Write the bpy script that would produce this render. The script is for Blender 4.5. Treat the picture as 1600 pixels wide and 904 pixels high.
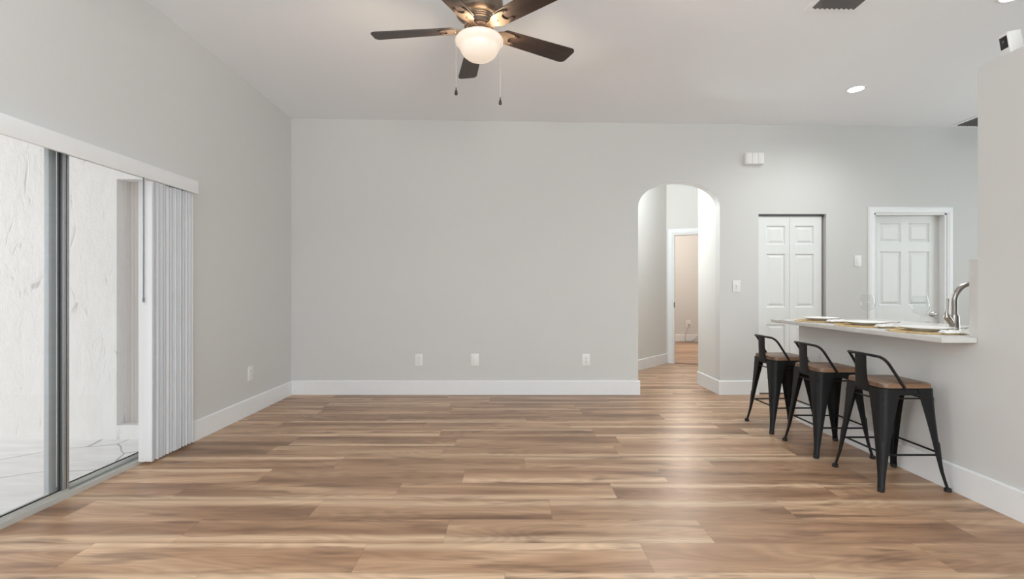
import bpy, bmesh, math, random
from mathutils import Vector, Matrix

for o in list(bpy.data.objects):
    bpy.data.objects.remove(o, do_unlink=True)
SC = bpy.context.scene
COL = SC.collection
PI = math.pi
R = math.radians

# ------------------------------------------------------------------ camera
F = 740.0
cam_data = bpy.data.cameras.new('camera')
cam = bpy.data.objects.new('camera', cam_data)
COL.objects.link(cam)
cam.location = (0, 0, 1.18)
cam.rotation_euler = (PI / 2, 0, 0)
cam_data.sensor_width = 36.0
cam_data.lens = 36.0 * F / 1600.0
cam_data.shift_x = 3.0 / 1600.0
cam_data.shift_y = 1.0 / 1600.0
cam_data.clip_start = 0.05
SC.camera = cam

# ------------------------------------------------------------------ exposure, world, large lights
SC.view_settings.view_transform = 'Standard'
SC.view_settings.look = 'None'
SC.view_settings.gamma = 1.0
SC.view_settings.use_curve_mapping = False
SC.view_settings.exposure = 0.09
SC.cycles.max_bounces = 14
SC.cycles.diffuse_bounces = 8
SC.cycles.transparent_max_bounces = 24
SC.cycles.sample_clamp_indirect = 6.0

world = bpy.data.worlds.new('overcast_sky')
SC.world = world
world.use_nodes = True
wb = world.node_tree.nodes['Background']
wb.inputs['Color'].default_value = (1.0, 0.985, 0.97, 1)
wb.inputs['Strength'].default_value = 0.72


def area_light(name, loc, rot, sx, sy, energy, color=(1, 1, 1)):
    d = bpy.data.lights.new(name, 'AREA')
    d.shape = 'RECTANGLE'
    d.size, d.size_y, d.energy, d.color = sx, sy, energy, color
    o = bpy.data.objects.new(name, d)
    COL.objects.link(o)
    o.location, o.rotation_euler = loc, rot
    return o


def point_light(name, loc, energy, color, radius=0.05, parent=None):
    d = bpy.data.lights.new(name, 'POINT')
    d.energy, d.color, d.shadow_soft_size = energy, color, radius
    o = bpy.data.objects.new(name, d)
    COL.objects.link(o)
    o.location = loc
    o.parent = parent
    return o


# fill lamps added out of view, behind the camera and at the kitchen side
area_light('rear_fill', (1.3, -2.75, 1.55), (R(100), 0, 0), 2.2, 2.1, 112, (0.92, 0.985, 1.0))
area_light('rear_uplight_fill', (-1.3, -0.9, 1.9), (R(180), 0, 0), 0.4, 0.4, 125, (0.90, 0.975, 1.0))  # unseen uplight added to brighten the ceiling, no lamp stands there
area_light('kitchen_side_fill', (6.55, 3.2, 1.6), (0, R(90), 0), 1.6, 2.4, 44, (0.84, 0.98, 1.0))  # added fill shining in through an opening made for it
point_light('bedroom_lamp', (3.3, 9.3, 2.5), 76, (1.0, 0.90, 0.79), 0.12)
point_light('hall_lamp', (1.85, 6.15, 2.75), 38, (0.92, 0.985, 1.0), 0.12)
point_light('hall_side_fill', (1.42, 6.05, 1.7), 12, (0.92, 0.985, 1.0), 0.06)  # hidden extra fill added to lift the hall walls
area_light('patio_daylight', (-6.8, 2.5, 1.75), (0, R(-90), 0), 3.0, 3.0, 105, (1.0, 0.99, 0.985))


# ------------------------------------------------------------------ materials
def new_mat(name):
    m = bpy.data.materials.new(name)
    m.use_nodes = True
    nt = m.node_tree
    b = nt.nodes['Principled BSDF']
    return m, nt, b


def N(nt, typ, **kw):
    n = nt.nodes.new(typ)
    for k, v in kw.items():
        setattr(n, k, v)
    return n


def mathn(nt, op, a, b=None, c=None, clamp=False):
    n = N(nt, 'ShaderNodeMath', operation=op)
    n.use_clamp = clamp
    for i, v in enumerate((a, b, c)):
        if v is None:
            continue
        if isinstance(v, (int, float)):
            n.inputs[i].default_value = v
        else:
            nt.links.new(v, n.inputs[i])
    return n.outputs[0]


def mapped_noise(nt, scale_vec, scale=1.0, detail=4, rough=0.55, dist=0.0, src=None):
    if src is None:
        tc = N(nt, 'ShaderNodeTexCoord')
        src = tc.outputs['Object']
    mp = N(nt, 'ShaderNodeMapping')
    mp.inputs['Scale'].default_value = scale_vec
    nt.links.new(src, mp.inputs['Vector'])
    n = N(nt, 'ShaderNodeTexNoise')
    n.inputs['Scale'].default_value = scale
    n.inputs['Detail'].default_value = detail
    n.inputs['Roughness'].default_value = rough
    n.inputs['Distortion'].default_value = dist
    nt.links.new(mp.outputs[0], n.inputs['Vector'])
    return n.outputs['Fac']


def ramp(nt, fac, stops):
    r = N(nt, 'ShaderNodeValToRGB')
    el = r.color_ramp.elements
    while len(el) < len(stops):
        el.new(0.5)
    for e, (p, c) in zip(el, stops):
        e.position = p
        e.color = (*c, 1)
    nt.links.new(fac, r.inputs['Fac'])
    return r.outputs['Color']


def bump(nt, b, height, strength, distance):
    bp = N(nt, 'ShaderNodeBump')
    bp.inputs['Strength'].default_value = strength
    bp.inputs['Distance'].default_value = distance
    nt.links.new(height, bp.inputs['Height'])
    nt.links.new(bp.outputs[0], b.inputs['Normal'])


def plain(name, col, rough=0.5, metal=0.0, var=0.04, nscale=(20, 20, 20), bstr=0.0, bdist=0.001, spec=0.5):
    m, nt, b = new_mat(name)
    f = mapped_noise(nt, nscale, 1.0, 5)
    c0 = tuple(max(0, x * (1 - var)) for x in col)
    c1 = tuple(min(1, x * (1 + var)) for x in col)
    nt.links.new(ramp(nt, f, [(0.3, c0), (0.7, c1)]), b.inputs['Base Color'])
    b.inputs['Roughness'].default_value = rough
    b.inputs['Metallic'].default_value = metal
    b.inputs['Specular IOR Level'].default_value = spec
    if bstr:
        bump(nt, b, f, bstr, bdist)
    return m


def clear_glass(name, tint=(1, 1, 1), base_reflect=0.03, blend=0.12):
    m, nt, b = new_mat(name)
    nt.nodes.remove(b)
    out = nt.nodes['Material Output']
    tr = N(nt, 'ShaderNodeBsdfTransparent')
    f = mapped_noise(nt, (2, 2, 2), 1.0, 2)
    nt.links.new(ramp(nt, f, [(0.0, tuple(t * 0.985 for t in tint)), (1.0, tint)]), tr.inputs['Color'])
    gl = N(nt, 'ShaderNodeBsdfGlossy')
    gl.inputs['Roughness'].default_value = 0.01
    lw = N(nt, 'ShaderNodeLayerWeight')
    lw.inputs['Blend'].default_value = 0.5
    fac = mathn(nt, 'ADD', mathn(nt, 'MULTIPLY', mathn(nt, 'POWER', lw.outputs['Facing'], 4.0), blend), base_reflect, clamp=True)
    mx = N(nt, 'ShaderNodeMixShader')
    nt.links.new(fac, mx.inputs[0])
    nt.links.new(tr.outputs[0], mx.inputs[1])
    nt.links.new(gl.outputs[0], mx.inputs[2])
    nt.links.new(mx.outputs[0], out.inputs['Surface'])
    return m


def emissive(name, col, strength, base=(0.9, 0.9, 0.9)):
    m, nt, b = new_mat(name)
    f = mapped_noise(nt, (6, 6, 6), 1.0, 2)
    nt.links.new(ramp(nt, f, [(0.2, tuple(c * 0.97 for c in col)), (0.8, col)]), b.inputs['Emission Color'])
    b.inputs['Base Color'].default_value = (*base, 1)
    b.inputs['Emission Strength'].default_value = strength
    b.inputs['Roughness'].default_value = 0.25
    return m


M = {}
M['wall'] = plain('greige_wall_paint', (0.645, 0.645, 0.637), 0.75, 0, 0.012, (260, 260, 260), 0.10, 0.0015, 0.25)
M['ceiling'] = plain('white_ceiling_paint', (0.86, 0.885, 0.92), 0.85, 0, 0.012, (160, 160, 160), 0.10, 0.002, 0.2)
M['trim'] = plain('white_trim_paint', (0.82, 0.835, 0.85), 0.35, 0, 0.01, (12, 12, 12))
M['door'] = plain('white_door_paint', (0.78, 0.795, 0.79), 0.40, 0, 0.01, (30, 30, 4))
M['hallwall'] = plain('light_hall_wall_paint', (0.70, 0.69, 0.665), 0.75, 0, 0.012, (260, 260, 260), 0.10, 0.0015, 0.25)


def stucco_mat():
    m, nt, b = new_mat('white_stucco')
    rough = mapped_noise(nt, (13, 13, 8), 1.0, 6, 0.65)
    gouge = mapped_noise(nt, (9, 9, 3.2), 1.0, 3, 0.6, 1.2)
    fine = mapped_noise(nt, (60, 60, 60), 1.0, 4, 0.6)
    col = ramp(nt, gouge, [(0.29, (0.60, 0.59, 0.58)), (0.36, (0.79, 0.78, 0.77)), (0.75, (0.83, 0.82, 0.81))])  # gouges tinted darker, standing in for the shade inside them
    nt.links.new(col, b.inputs['Base Color'])
    b.inputs['Roughness'].default_value = 0.9
    h = mathn(nt, 'ADD', mathn(nt, 'MULTIPLY', mathn(nt, 'MINIMUM', gouge, 0.42), 3.0), mathn(nt, 'ADD', rough, mathn(nt, 'MULTIPLY', fine, 0.3)))
    bump(nt, b, h, 0.42, 0.02)
    return m


M['stucco'] = stucco_mat()
M['shutter'] = plain('taupe_shutter', (0.66, 0.615, 0.59), 0.6, 0, 0.03, (10, 10, 2))
M['blackmetal'] = plain('black_powder_coat', (0.009, 0.0093, 0.010), 0.46, 0, 0.10, (60, 60, 60), 0.03, 0.0005, 0.25)
M['rubber'] = plain('black_rubber', (0.012, 0.012, 0.012), 0.8, 0, 0.1)
M['alu'] = plain('grey_aluminium', (0.40, 0.42, 0.43), 0.38, 0.55, 0.03, (4, 4, 60))
M['aludark'] = plain('dark_aluminium', (0.17, 0.18, 0.19), 0.4, 0.4, 0.05, (4, 4, 60))
M['aluframe'] = plain('pale_aluminium_sill', (0.58, 0.59, 0.57), 0.42, 0.3, 0.03, (4, 4, 60))
M['alupale'] = plain('pale_grey_aluminium', (0.55, 0.585, 0.61), 0.4, 0.2, 0.03, (4, 4, 60))
M['gasket'] = plain('black_gasket', (0.02, 0.02, 0.022), 0.6, 0, 0.05)
M['vinyl'] = plain('white_vinyl_blind', (0.80, 0.81, 0.83), 0.45, 0, 0.015, (80, 80, 2))
def add_translucency(m, amount):
    nt = m.node_tree
    b = nt.nodes['Principled BSDF']
    out = nt.nodes['Material Output']
    tl = N(nt, 'ShaderNodeBsdfTranslucent')
    tl.inputs['Color'].default_value = (0.85, 0.87, 0.9, 1)
    mx = N(nt, 'ShaderNodeMixShader')
    mx.inputs[0].default_value = amount
    nt.links.new(b.outputs[0], mx.inputs[1])
    nt.links.new(tl.outputs[0], mx.inputs[2])
    nt.links.new(mx.outputs[0], out.inputs['Surface'])


add_translucency(M['vinyl'], 0.06)
M['nickel'] = plain('brushed_nickel', (0.47, 0.44, 0.41), 0.26, 1.0, 0.05, (10, 10, 120))
M['steel'] = plain('polished_steel', (0.62, 0.61, 0.59), 0.2, 1.0, 0.03)
M['bronze'] = plain('brushed_bronze', (0.15, 0.115, 0.088), 0.40, 0.6, 0.08, (30, 30, 30))
M['gold'] = plain('woven_gold', (0.62, 0.45, 0.22), 0.4, 0.35, 0.25, (55, 55, 55))
M['china'] = plain('white_porcelain', (0.86, 0.86, 0.85), 0.15, 0, 0.01)
M['linen'] = plain('white_linen', (0.82, 0.81, 0.79), 0.9, 0, 0.03, (300, 300, 300), 0.2, 0.001)
M['quartz'] = plain('pale_grey_quartz', (0.60, 0.59, 0.575), 0.22, 0, 0.05, (9, 9, 9))
M['plate'] = plain('white_plastic_plate', (0.80, 0.80, 0.785), 0.35, 0, 0.01)
M['slot'] = plain('dark_slot', (0.10, 0.095, 0.09), 0.6, 0, 0.05)
M['grille'] = plain('white_enamelled_grille', (0.13, 0.13, 0.135), 0.5, 0, 0.04)
M['duct'] = plain('dark_duct', (0.025, 0.025, 0.027), 0.8, 0, 0.1)
M['blackgloss'] = plain('black_glossy_plastic', (0.012, 0.012, 0.014), 0.15, 0, 0.1)
M['chain'] = plain('bright_bead_chain', (0.75, 0.72, 0.66), 0.3, 0.8, 0.05)
M['cord'] = plain('pale_power_cord', (0.35, 0.33, 0.32), 0.5, 0, 0.05)
M['strip'] = plain('brown_threshold_strip', (0.20, 0.14, 0.10), 0.5, 0, 0.1)
M['glass'] = clear_glass('door_glass', (0.97, 0.975, 0.973), 0.02, 0.55)
M['wineglass'] = clear_glass('wine_glass_crystal', (0.985, 0.99, 0.99), 0.02, 0.55)
M['globe'] = emissive('frosted_globe_glass', (1.0, 0.79, 0.60), 0.52, (0.50, 0.48, 0.46))
M['led'] = emissive('lit_led_lens', (1.0, 0.99, 0.96), 14.0)


def wood_mat(name, dark, mid, light, rough):
    m, nt, b = new_mat(name)
    f = mapped_noise(nt, (1.6, 22, 22), 1.0, 6, 0.6, 0.5)
    nt.links.new(ramp(nt, f, [(0.28, dark), (0.5, mid), (0.74, light)]), b.inputs['Base Color'])
    b.inputs['Roughness'].default_value = rough
    bump(nt, b, f, 0.08, 0.001)
    return m


M['seatwood'] = wood_mat('walnut_seat_wood', (0.085, 0.045, 0.024), (0.17, 0.092, 0.050), (0.27, 0.155, 0.088), 0.38)
M['bladewood'] = wood_mat('dark_walnut_blade', (0.022, 0.013, 0.010), (0.042, 0.026, 0.020), (0.070, 0.043, 0.032), 0.42)


def floor_mat():
    m, nt, b = new_mat('oak_vinyl_planks')
    L = nt.links
    at = N(nt, 'ShaderNodeAttribute', attribute_name='plank_rand')
    sep = N(nt, 'ShaderNodeSeparateXYZ')
    L.new(at.outputs['Vector'], sep.inputs[0])
    r1, r2, r3 = sep.outputs
    uv = N(nt, 'ShaderNodeUVMap', uv_map='plank')
    su = N(nt, 'ShaderNodeSeparateXYZ')
    L.new(uv.outputs[0], su.inputs[0])
    u, v = su.outputs[0], su.outputs[1]
    cmb = N(nt, 'ShaderNodeCombineXYZ')
    L.new(mathn(nt, 'ADD', u, mathn(nt, 'MULTIPLY', r1, 53.0)), cmb.inputs[0])
    L.new(mathn(nt, 'ADD', v, mathn(nt, 'MULTIPLY', r2, 71.0)), cmb.inputs[1])
    L.new(mathn(nt, 'MULTIPLY', r3, 19.0), cmb.inputs[2])
    vec = cmb.outputs[0]
    bands = mapped_noise(nt, (0.55, 5.5, 1), 1.0, 2.5, 0.5, 0.5, vec)
    knots = mapped_noise(nt, (1.9, 13.0, 1), 1.0, 3, 0.55, 0.4, vec)
    grain = mapped_noise(nt, (4.0, 120.0, 1), 1.0, 5, 0.6, 0.25, vec)
    base = ramp(nt, bands, [(0.30, (0.205, 0.112, 0.065)), (0.45, (0.340, 0.199, 0.117)),
                            (0.57, (0.430, 0.267, 0.163)), (0.72, (0.585, 0.398, 0.255))])
    # cathedral grain: stretched growth rings around the heart of each plank
    ringsrc = mapped_noise(nt, (0.9, 4.5, 1), 1.0, 1.5, 0.4, 0.2, vec)
    rings = mathn(nt, 'SINE', mathn(nt, 'MULTIPLY', ringsrc, 120.0))
    rings = mathn(nt, 'ADD', mathn(nt, 'MULTIPLY', rings, 0.075), 1.0)
    # pale sapwood streak running along one edge of many planks
    s0 = mathn(nt, 'MULTIPLY', mathn(nt, 'ROUND', r3), 0.16)
    s0 = mathn(nt, 'ADD', s0, mathn(nt, 'ADD', mathn(nt, 'MULTIPLY', r2, 0.03), 0.02))
    wob = mathn(nt, 'MULTIPLY', mathn(nt, 'SUBTRACT', mapped_noise(nt, (0.9, 0.5, 1), 1.0, 2, 0.5, 0, vec), 0.5), 0.06)
    d = mathn(nt, 'ABSOLUTE', mathn(nt, 'SUBTRACT', v, mathn(nt, 'ADD', s0, wob)))
    streak = mathn(nt, 'SUBTRACT', 1.0, mathn(nt, 'DIVIDE', d, mathn(nt, 'ADD', mathn(nt, 'MULTIPLY', r1, 0.035), 0.020)), clamp=True)
    streak = mathn(nt, 'SMOOTH_MIN', streak, 0.8, 0.3)
    streak = mathn(nt, 'MULTIPLY', streak, mathn(nt, 'GREATER_THAN', r1, 0.30))
    mx = N(nt, 'ShaderNodeMix', data_type='RGBA', blend_type='MIX')
    L.new(mathn(nt, 'MULTIPLY', streak, 0.75, clamp=True), mx.inputs['Factor'])
    L.new(base, mx.inputs['A'])
    mx.inputs['B'].default_value = (0.72, 0.53, 0.36, 1)
    # darker heartwood flecks
    kf = mathn(nt, 'MULTIPLY', mathn(nt, 'SUBTRACT', knots, 0.545, clamp=True), 6.0, clamp=True)
    mk = N(nt, 'ShaderNodeMix', data_type='RGBA', blend_type='MIX')
    L.new(mathn(nt, 'MULTIPLY', kf, 0.8), mk.inputs['Factor'])
    L.new(mx.outputs['Result'], mk.inputs['A'])
    mk.inputs['B'].default_value = (0.165, 0.092, 0.058, 1)
    # fine grain and plank-to-plank tone
    tone = mathn(nt, 'ADD', mathn(nt, 'MULTIPLY', r2, 0.16), 0.92)
    gr = mathn(nt, 'MULTIPLY', rings, mathn(nt, 'ADD', mathn(nt, 'MULTIPLY', grain, 0.54), 0.73))
    k = mathn(nt, 'MULTIPLY', tone, gr)
    ev = mathn(nt, 'MINIMUM', v, mathn(nt, 'SUBTRACT', 0.23, v))
    eu = mathn(nt, 'MINIMUM', u, mathn(nt, 'SUBTRACT', 1.27, u))
    seam = mathn(nt, 'LESS_THAN', mathn(nt, 'MINIMUM', ev, eu), 0.0014)
    k = mathn(nt, 'MULTIPLY', k, mathn(nt, 'SUBTRACT', 1.0, mathn(nt, 'MULTIPLY', seam, 0.22)))
    ml = N(nt, 'ShaderNodeMix', data_type='RGBA', blend_type='MULTIPLY')
    ml.inputs['Factor'].default_value = 1.0
    L.new(mk.outputs['Result'], ml.inputs['A'])
    cc = N(nt, 'ShaderNodeCombineXYZ')
    for i in range(3):
        L.new(k, cc.inputs[i])
    L.new(cc.outputs[0], ml.inputs['B'])
    L.new(ml.outputs['Result'], b.inputs['Base Color'])
    rr = mathn(nt, 'ADD', mathn(nt, 'MULTIPLY', grain, 0.16), 0.27)
    L.new(rr, b.inputs['Roughness'])
    b.inputs['Specular IOR Level'].default_value = 0.34
    bump(nt, b, grain, 0.05, 0.0006)
    return m


M['floor'] = floor_mat()


def flag_mat():
    m, nt, b = new_mat('pale_flagstone')
    tc = N(nt, 'ShaderNodeTexCoord')
    nz = N(nt, 'ShaderNodeTexNoise')
    nz.inputs['Scale'].default_value = 1.1
    nt.links.new(tc.outputs['Object'], nz.inputs['Vector'])
    ad = N(nt, 'ShaderNodeVectorMath', operation='MULTIPLY_ADD')
    nt.links.new(nz.outputs['Color'], ad.inputs[0])
    ad.inputs[1].default_value = (0.7, 0.7, 0)
    nt.links.new(tc.outputs['Object'], ad.inputs[2])
    vo = N(nt, 'ShaderNodeTexVoronoi', feature='DISTANCE_TO_EDGE')
    vo.inputs['Scale'].default_value = 1.25
    nt.links.new(ad.outputs[0], vo.inputs['Vector'])
    f = mapped_noise(nt, (3, 12, 3), 1.0, 5)
    col = ramp(nt, f, [(0.3, (0.68, 0.675, 0.68)), (0.7, (0.80, 0.80, 0.80))])
    line = mathn(nt, 'LESS_THAN', vo.outputs['Distance'], 0.009)
    mx = N(nt, 'ShaderNodeMix', data_type='RGBA')
    nt.links.new(line, mx.inputs['Factor'])
    nt.links.new(col, mx.inputs['A'])
    mx.inputs['B'].default_value = (0.42, 0.42, 0.42, 1)
    nt.links.new(mx.outputs['Result'], b.inputs['Base Color'])
    b.inputs['Roughness'].default_value = 0.55
    bump(nt, b, f, 0.3, 0.004)
    return m


M['flag'] = flag_mat()


# ------------------------------------------------------------------ mesh helpers
def link_mesh(name, bm, mat, parent=None, smooth=True, ang=35):
    bmesh.ops.recalc_face_normals(bm, faces=bm.faces)
    me = bpy.data.meshes.new(name)
    bm.to_mesh(me)
    bm.free()
    if smooth:
        for p in me.polygons:
            p.use_smooth = True
        me.set_sharp_from_angle(angle=R(ang))
    me.materials.append(mat)
    o = bpy.data.objects.new(name, me)
    COL.objects.link(o)
    o.parent = parent
    return o


def tag(o, label=None, cat=None, group=None, kind=None):
    if label:
        o['label'] = label
    if cat:
        o['category'] = cat
    if group:
        o['group'] = group
    if kind:
        o['kind'] = kind
    return o


def thing(name, label, cat, loc=(0, 0, 0), rz=0.0, group=None, kind=None):
    o = bpy.data.objects.new(name, None)
    o.empty_display_size = 0.1
    COL.objects.link(o)
    o.location = loc
    o.rotation_euler = (0, 0, rz)
    return tag(o, label, cat, group, kind)


def dup(root, loc, rz, label):
    r = root.copy()
    COL.objects.link(r)
    r.location = loc
    r.rotation_euler = (0, 0, rz)
    r['label'] = label
    for ch in list(root.children):
        c = ch.copy()
        COL.objects.link(c)
        c.parent = r
        for g in list(ch.children):
            d = g.copy()
            COL.objects.link(d)
            d.parent = c
    return r


def box(bm, x0, x1, y0, y1, z0, z1, bev=0.0, seg=2):
    vs = [bm.verts.new(p) for p in ((x0, y0, z0), (x1, y0, z0), (x1, y1, z0), (x0, y1, z0),
                                    (x0, y0, z1), (x1, y0, z1), (x1, y1, z1), (x0, y1, z1))]
    fs = [bm.faces.new([vs[i] for i in q]) for q in
          ((3, 2, 1, 0), (4, 5, 6, 7), (0, 1, 5, 4), (1, 2, 6, 5), (2, 3, 7, 6), (3, 0, 4, 7))]
    if bev:
        ed = list({e for f in fs for e in f.edges})
        bmesh.ops.bevel(bm, geom=ed, offset=bev, segments=seg, affect='EDGES', profile=0.6)
    return bm


def bx(*a, **k):
    return box(bmesh.new(), *a, **k)


def prism(bm, pts, fn, d0, d1):
    """outline pts (a, b) extruded along a third axis; fn(a, b, d) -> xyz"""
    n = len(pts)
    A = [bm.verts.new(fn(a, b, d0)) for a, b in pts]
    B = [bm.verts.new(fn(a, b, d1)) for a, b in pts]
    bm.faces.new(A)
    bm.faces.new(B[::-1])
    for i in range(n):
        j = (i + 1) % n
        bm.faces.new((A[j], A[i], B[i], B[j]))
    return bm


def tube(bm, pts, r, n=10, caps=True, flat=1.0):
    pts = [Vector(p) for p in pts]
    rings = []
    up = None
    for i, p in enumerate(pts):
        if i == 0:
            t = pts[1] - p
        elif i == len(pts) - 1:
            t = p - pts[i - 1]
        else:
            t = (pts[i + 1] - p).normalized() + (p - pts[i - 1]).normalized()
        t.normalize()
        if up is None:
            up = Vector((0, 0, 1)) if abs(t.z) < 0.9 else Vector((1, 0, 0))
        s = t.cross(up).normalized()
        up = s.cross(t).normalized()
        rr = r[i] if isinstance(r, (list, tuple)) else r
        rings.append([bm.verts.new(p + s * math.cos(a) * rr + up * math.sin(a) * rr * flat)
                      for a in (2 * PI * k / n for k in range(n))])
    for a, b in zip(rings, rings[1:]):
        for k in range(n):
            bm.faces.new((a[k], a[(k + 1) % n], b[(k + 1) % n], b[k]))
    if caps:
        bm.faces.new(rings[0][::-1])
        bm.faces.new(rings[-1])
    return bm


def lathe(bm, prof, n=48, cx=0.0, cy=0.0, cz=0.0):
    rings = []
    for r, z in prof:
        if r < 1e-5:
            rings.append([bm.verts.new((cx, cy, cz + z))])
        else:
            rings.append([bm.verts.new((cx + r * math.cos(2 * PI * k / n), cy + r * math.sin(2 * PI * k / n), cz + z))
                          for k in range(n)])
    for a, b in zip(rings, rings[1:]):
        for k in range(n):
            j = (k + 1) % n
            if len(a) == 1 and len(b) == 1:
                continue
            if len(a) == 1:
                bm.faces.new((a[0], b[j], b[k]))
            elif len(b) == 1:
                bm.faces.new((a[k], a[j], b[0]))
            else:
                bm.faces.new((a[k], a[j], b[j], b[k]))
    return bm


def rrect(hx, hy, r, n=6):
    out = []
    for sx, sy, a0 in ((1, 1, 0), (-1, 1, 90), (-1, -1, 180), (1, -1, 270)):
        for k in range(n + 1):
            a = R(a0 + 90 * k / n)
            out.append((sx * (hx - r) + r * math.cos(a), sy * (hy - r) + r * math.sin(a)))
    return out


def arcpts(c, r, a0, a1, n, fn):
    return [fn(c[0] + r * math.cos(R(a0 + (a1 - a0) * k / n)), c[1] + r * math.sin(R(a0 + (a1 - a0) * k / n))) for k in range(n + 1)]


XY = lambda a, b, d: (a, b, d)
XZ = lambda a, b, d: (a, d, b)
YZ = lambda a, b, d: (d, a, b)

# ------------------------------------------------------------------ the setting
YB = 5.36           # room face of the back wall
XL = -2.476         # room face of the left wall
XR = 2.617          # room face of the bar wall and partition
XE = 6.5
YF = -2.6


def zc(x, y):
    return 3.12 - 0.0129 * (x + 2.476) - 0.017 * (y - 5.36)


def struct(name, bm, mat, label, cat, parent=None, smooth=False):
    o = link_mesh(name, bm, mat, parent, smooth)
    tag(o, label, cat, None, 'structure')
    return o


# floor: one mesh, each plank a face with its own random tone and grain offset
def build_floor():
    rnd = random.Random(11)
    W, LEN = 0.23, 1.27
    known = {0: -0.312, -1: 0.605, 1: 0.219, 2: 0.609, 3: 0.975, 4: 0.10, 5: 0.78, 6: -0.42}
    bm = bmesh.new()
    lay = bm.faces.layers.float_vector.new('plank_rand')
    uvl = bm.loops.layers.uv.new('plank')
    x0, x1 = -2.512, XE
    y_anchor = 2.21
    r0 = int(math.floor((YF - y_anchor) / W))
    r1 = int(math.ceil((11.2 - y_anchor) / W))
    for row in range(r0, r1):
        ya, yb = y_anchor + row * W, y_anchor + (row + 1) * W
        j = known.get(row, rnd.uniform(0, LEN))
        k0 = math.floor((x0 - j) / LEN)
        x = j + k0 * LEN
        while x < x1:
            xa, xb = max(x, x0), min(x + LEN, x1)
            if xb - xa > 1e-4:
                vs = [bm.verts.new(p) for p in ((xa, ya, 0), (xb, ya, 0), (xb, yb, 0), (xa, yb, 0))]
                f = bm.faces.new(vs)
                f[lay] = (rnd.random(), rnd.random(), rnd.random())
                for lp, (px, py) in zip(f.loops, ((xa, ya), (xb, ya), (xb, yb), (xa, yb))):
                    lp[uvl].uv = (px - x, py - ya)
            x += LEN
    return bm


struct('floor', build_floor(), M['floor'], 'brown oak look plank floor running across the whole room', 'floor')


def build_ceiling():
    bm = bmesh.new()
    x0, x1, y0, y1 = -2.64, XE + .1, YF - .1, 11.3
    lo = [bm.verts.new((x, y, zc(x, y))) for x, y in ((x0, y0), (x1, y0), (x1, y1), (x0, y1))]
    hi = [bm.verts.new((v.co.x, v.co.y, v.co.z + .12)) for v in lo]
    bm.faces.new(lo)
    bm.faces.new(hi[::-1])
    for i in range(4):
        j = (i + 1) % 4
        bm.faces.new((lo[i], lo[j], hi[j], hi[i]))
    return bm


struct('ceiling', build_ceiling(), M['ceiling'], 'smooth white gently sloped ceiling over the room and kitchen', 'ceiling')

# back wall with arch, closet opening and kitchen door opening
AX0, AX1, AZS, AZT = 1.449, 2.376, 2.107, 2.404
BX0, BX1, BZ = 2.812, 3.578, 2.042
DX0, DX1, DZ = 4.118, 4.937, 2.049


def arch_curve(n=28):
    cx, a, bb = (AX0 + AX1) / 2, (AX1 - AX0) / 2, AZT - AZS
    out = []
    for k in range(n + 1):
        t = PI - PI * k / n
        out.append((cx + a * math.cos(t), AZS + bb * math.sin(t) ** 0.92))
    return out


wall_pts = [(XL - .15, 0), (AX0, 0)] + arch_curve() + [(AX1, 0), (BX0, 0), (BX0, BZ), (BX1, BZ), (BX1, 0),
                                                      (DX0, 0), (DX0, DZ), (DX1, DZ), (DX1, 0), (XE, 0),
                                                      (XE, zc(XE, YB)), (XL - .15, zc(XL - .15, YB))]
struct('wall_back', prism(bmesh.new(), wall_pts, XZ, YB, YB + .12), M['wall'],
       'long greige back wall with an arched opening and two doorways', 'wall')

SY0, SY1, SZ = 1.79, 3.645, 2.03   # sliding door opening
wl = [(YF, 0), (SY0, 0), (SY0, SZ), (SY1, SZ), (SY1, 0), (YB, 0), (YB, zc(XL, YB)), (YF, zc(XL, YF))]
struct('wall_left', prism(bmesh.new(), wl, YZ, XL - .15, XL), M['wall'],
       'greige left wall pierced by the sliding glass door', 'wall')

# bar half wall and the taller partition on its near end
struct('wall_bar', bx(XR, XR + .12, 2.65, 4.294, 0, .884), M['wall'], 'low greige wall below the bar counter behind the stools', 'wall')
struct('wall_partition', bx(XR, XR + .12, YF, 2.65, 0, 2.423), M['wall'],
       'tall greige partition wall at the right edge stopping short of the ceiling', 'wall')
struct('wall_kitchen', prism(bmesh.new(), [(YF, 0), (2.0, 0), (2.0, zc(XE, 2)), (YF, zc(XE, YF))], YZ, XE, XE + .1),
       M['wall'], 'kitchen side wall next to the opening for the added fill light', 'wall')
struct('wall_kitchen_end', prism(bmesh.new(), [(2.0, 0), (YB + .12, 0), (YB + .12, zc(XE, YB)), (2.0, zc(XE, 2)), (2.0, 2.4), (4.4, 2.4), (4.4, .8), (2.0, .8)], YZ, XE, XE + .1),
       M['wall'], 'kitchen end wall around the opening for the added fill light', 'wall')  # unseen opening, added to let the kitchen fill lamp in
rw = bmesh.new()  # gap between the boxes is added for the rear fill lamp
box(rw, XL - .15, .15, YF - .1, YF, 0, 3.2)
box(rw, 2.45, XE, YF - .1, YF, 0, 3.2)
box(rw, .15, 2.45, YF - .1, YF, 0, .45)
box(rw, .15, 2.45, YF - .1, YF, 2.65, 3.2)
struct('wall_rear', rw, M['wall'], 'rear wall behind the camera with an opening for the added fill light', 'wall')

# hall behind the arch
struct('wall_hall_right', bx(AX1, 2.50, YB + .12, 5.98, 0, 3.02), M['hallwall'], 'bright short hall wall just inside the arch on its right', 'wall')


def slab(p, q, th, z0, z1, bm=None):
    """vertical slab from p to q with its thickness to the left of the direction"""
    bm = bm or bmesh.new()
    p, q = Vector(p), Vector(q)
    d = (q - p).normalized()
    nrm = Vector((-d.y, d.x)) * th
    prism(bm, [tuple(p), tuple(q), tuple(q + nrm), tuple(p + nrm)], XY, z0, z1)
    return bm


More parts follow.
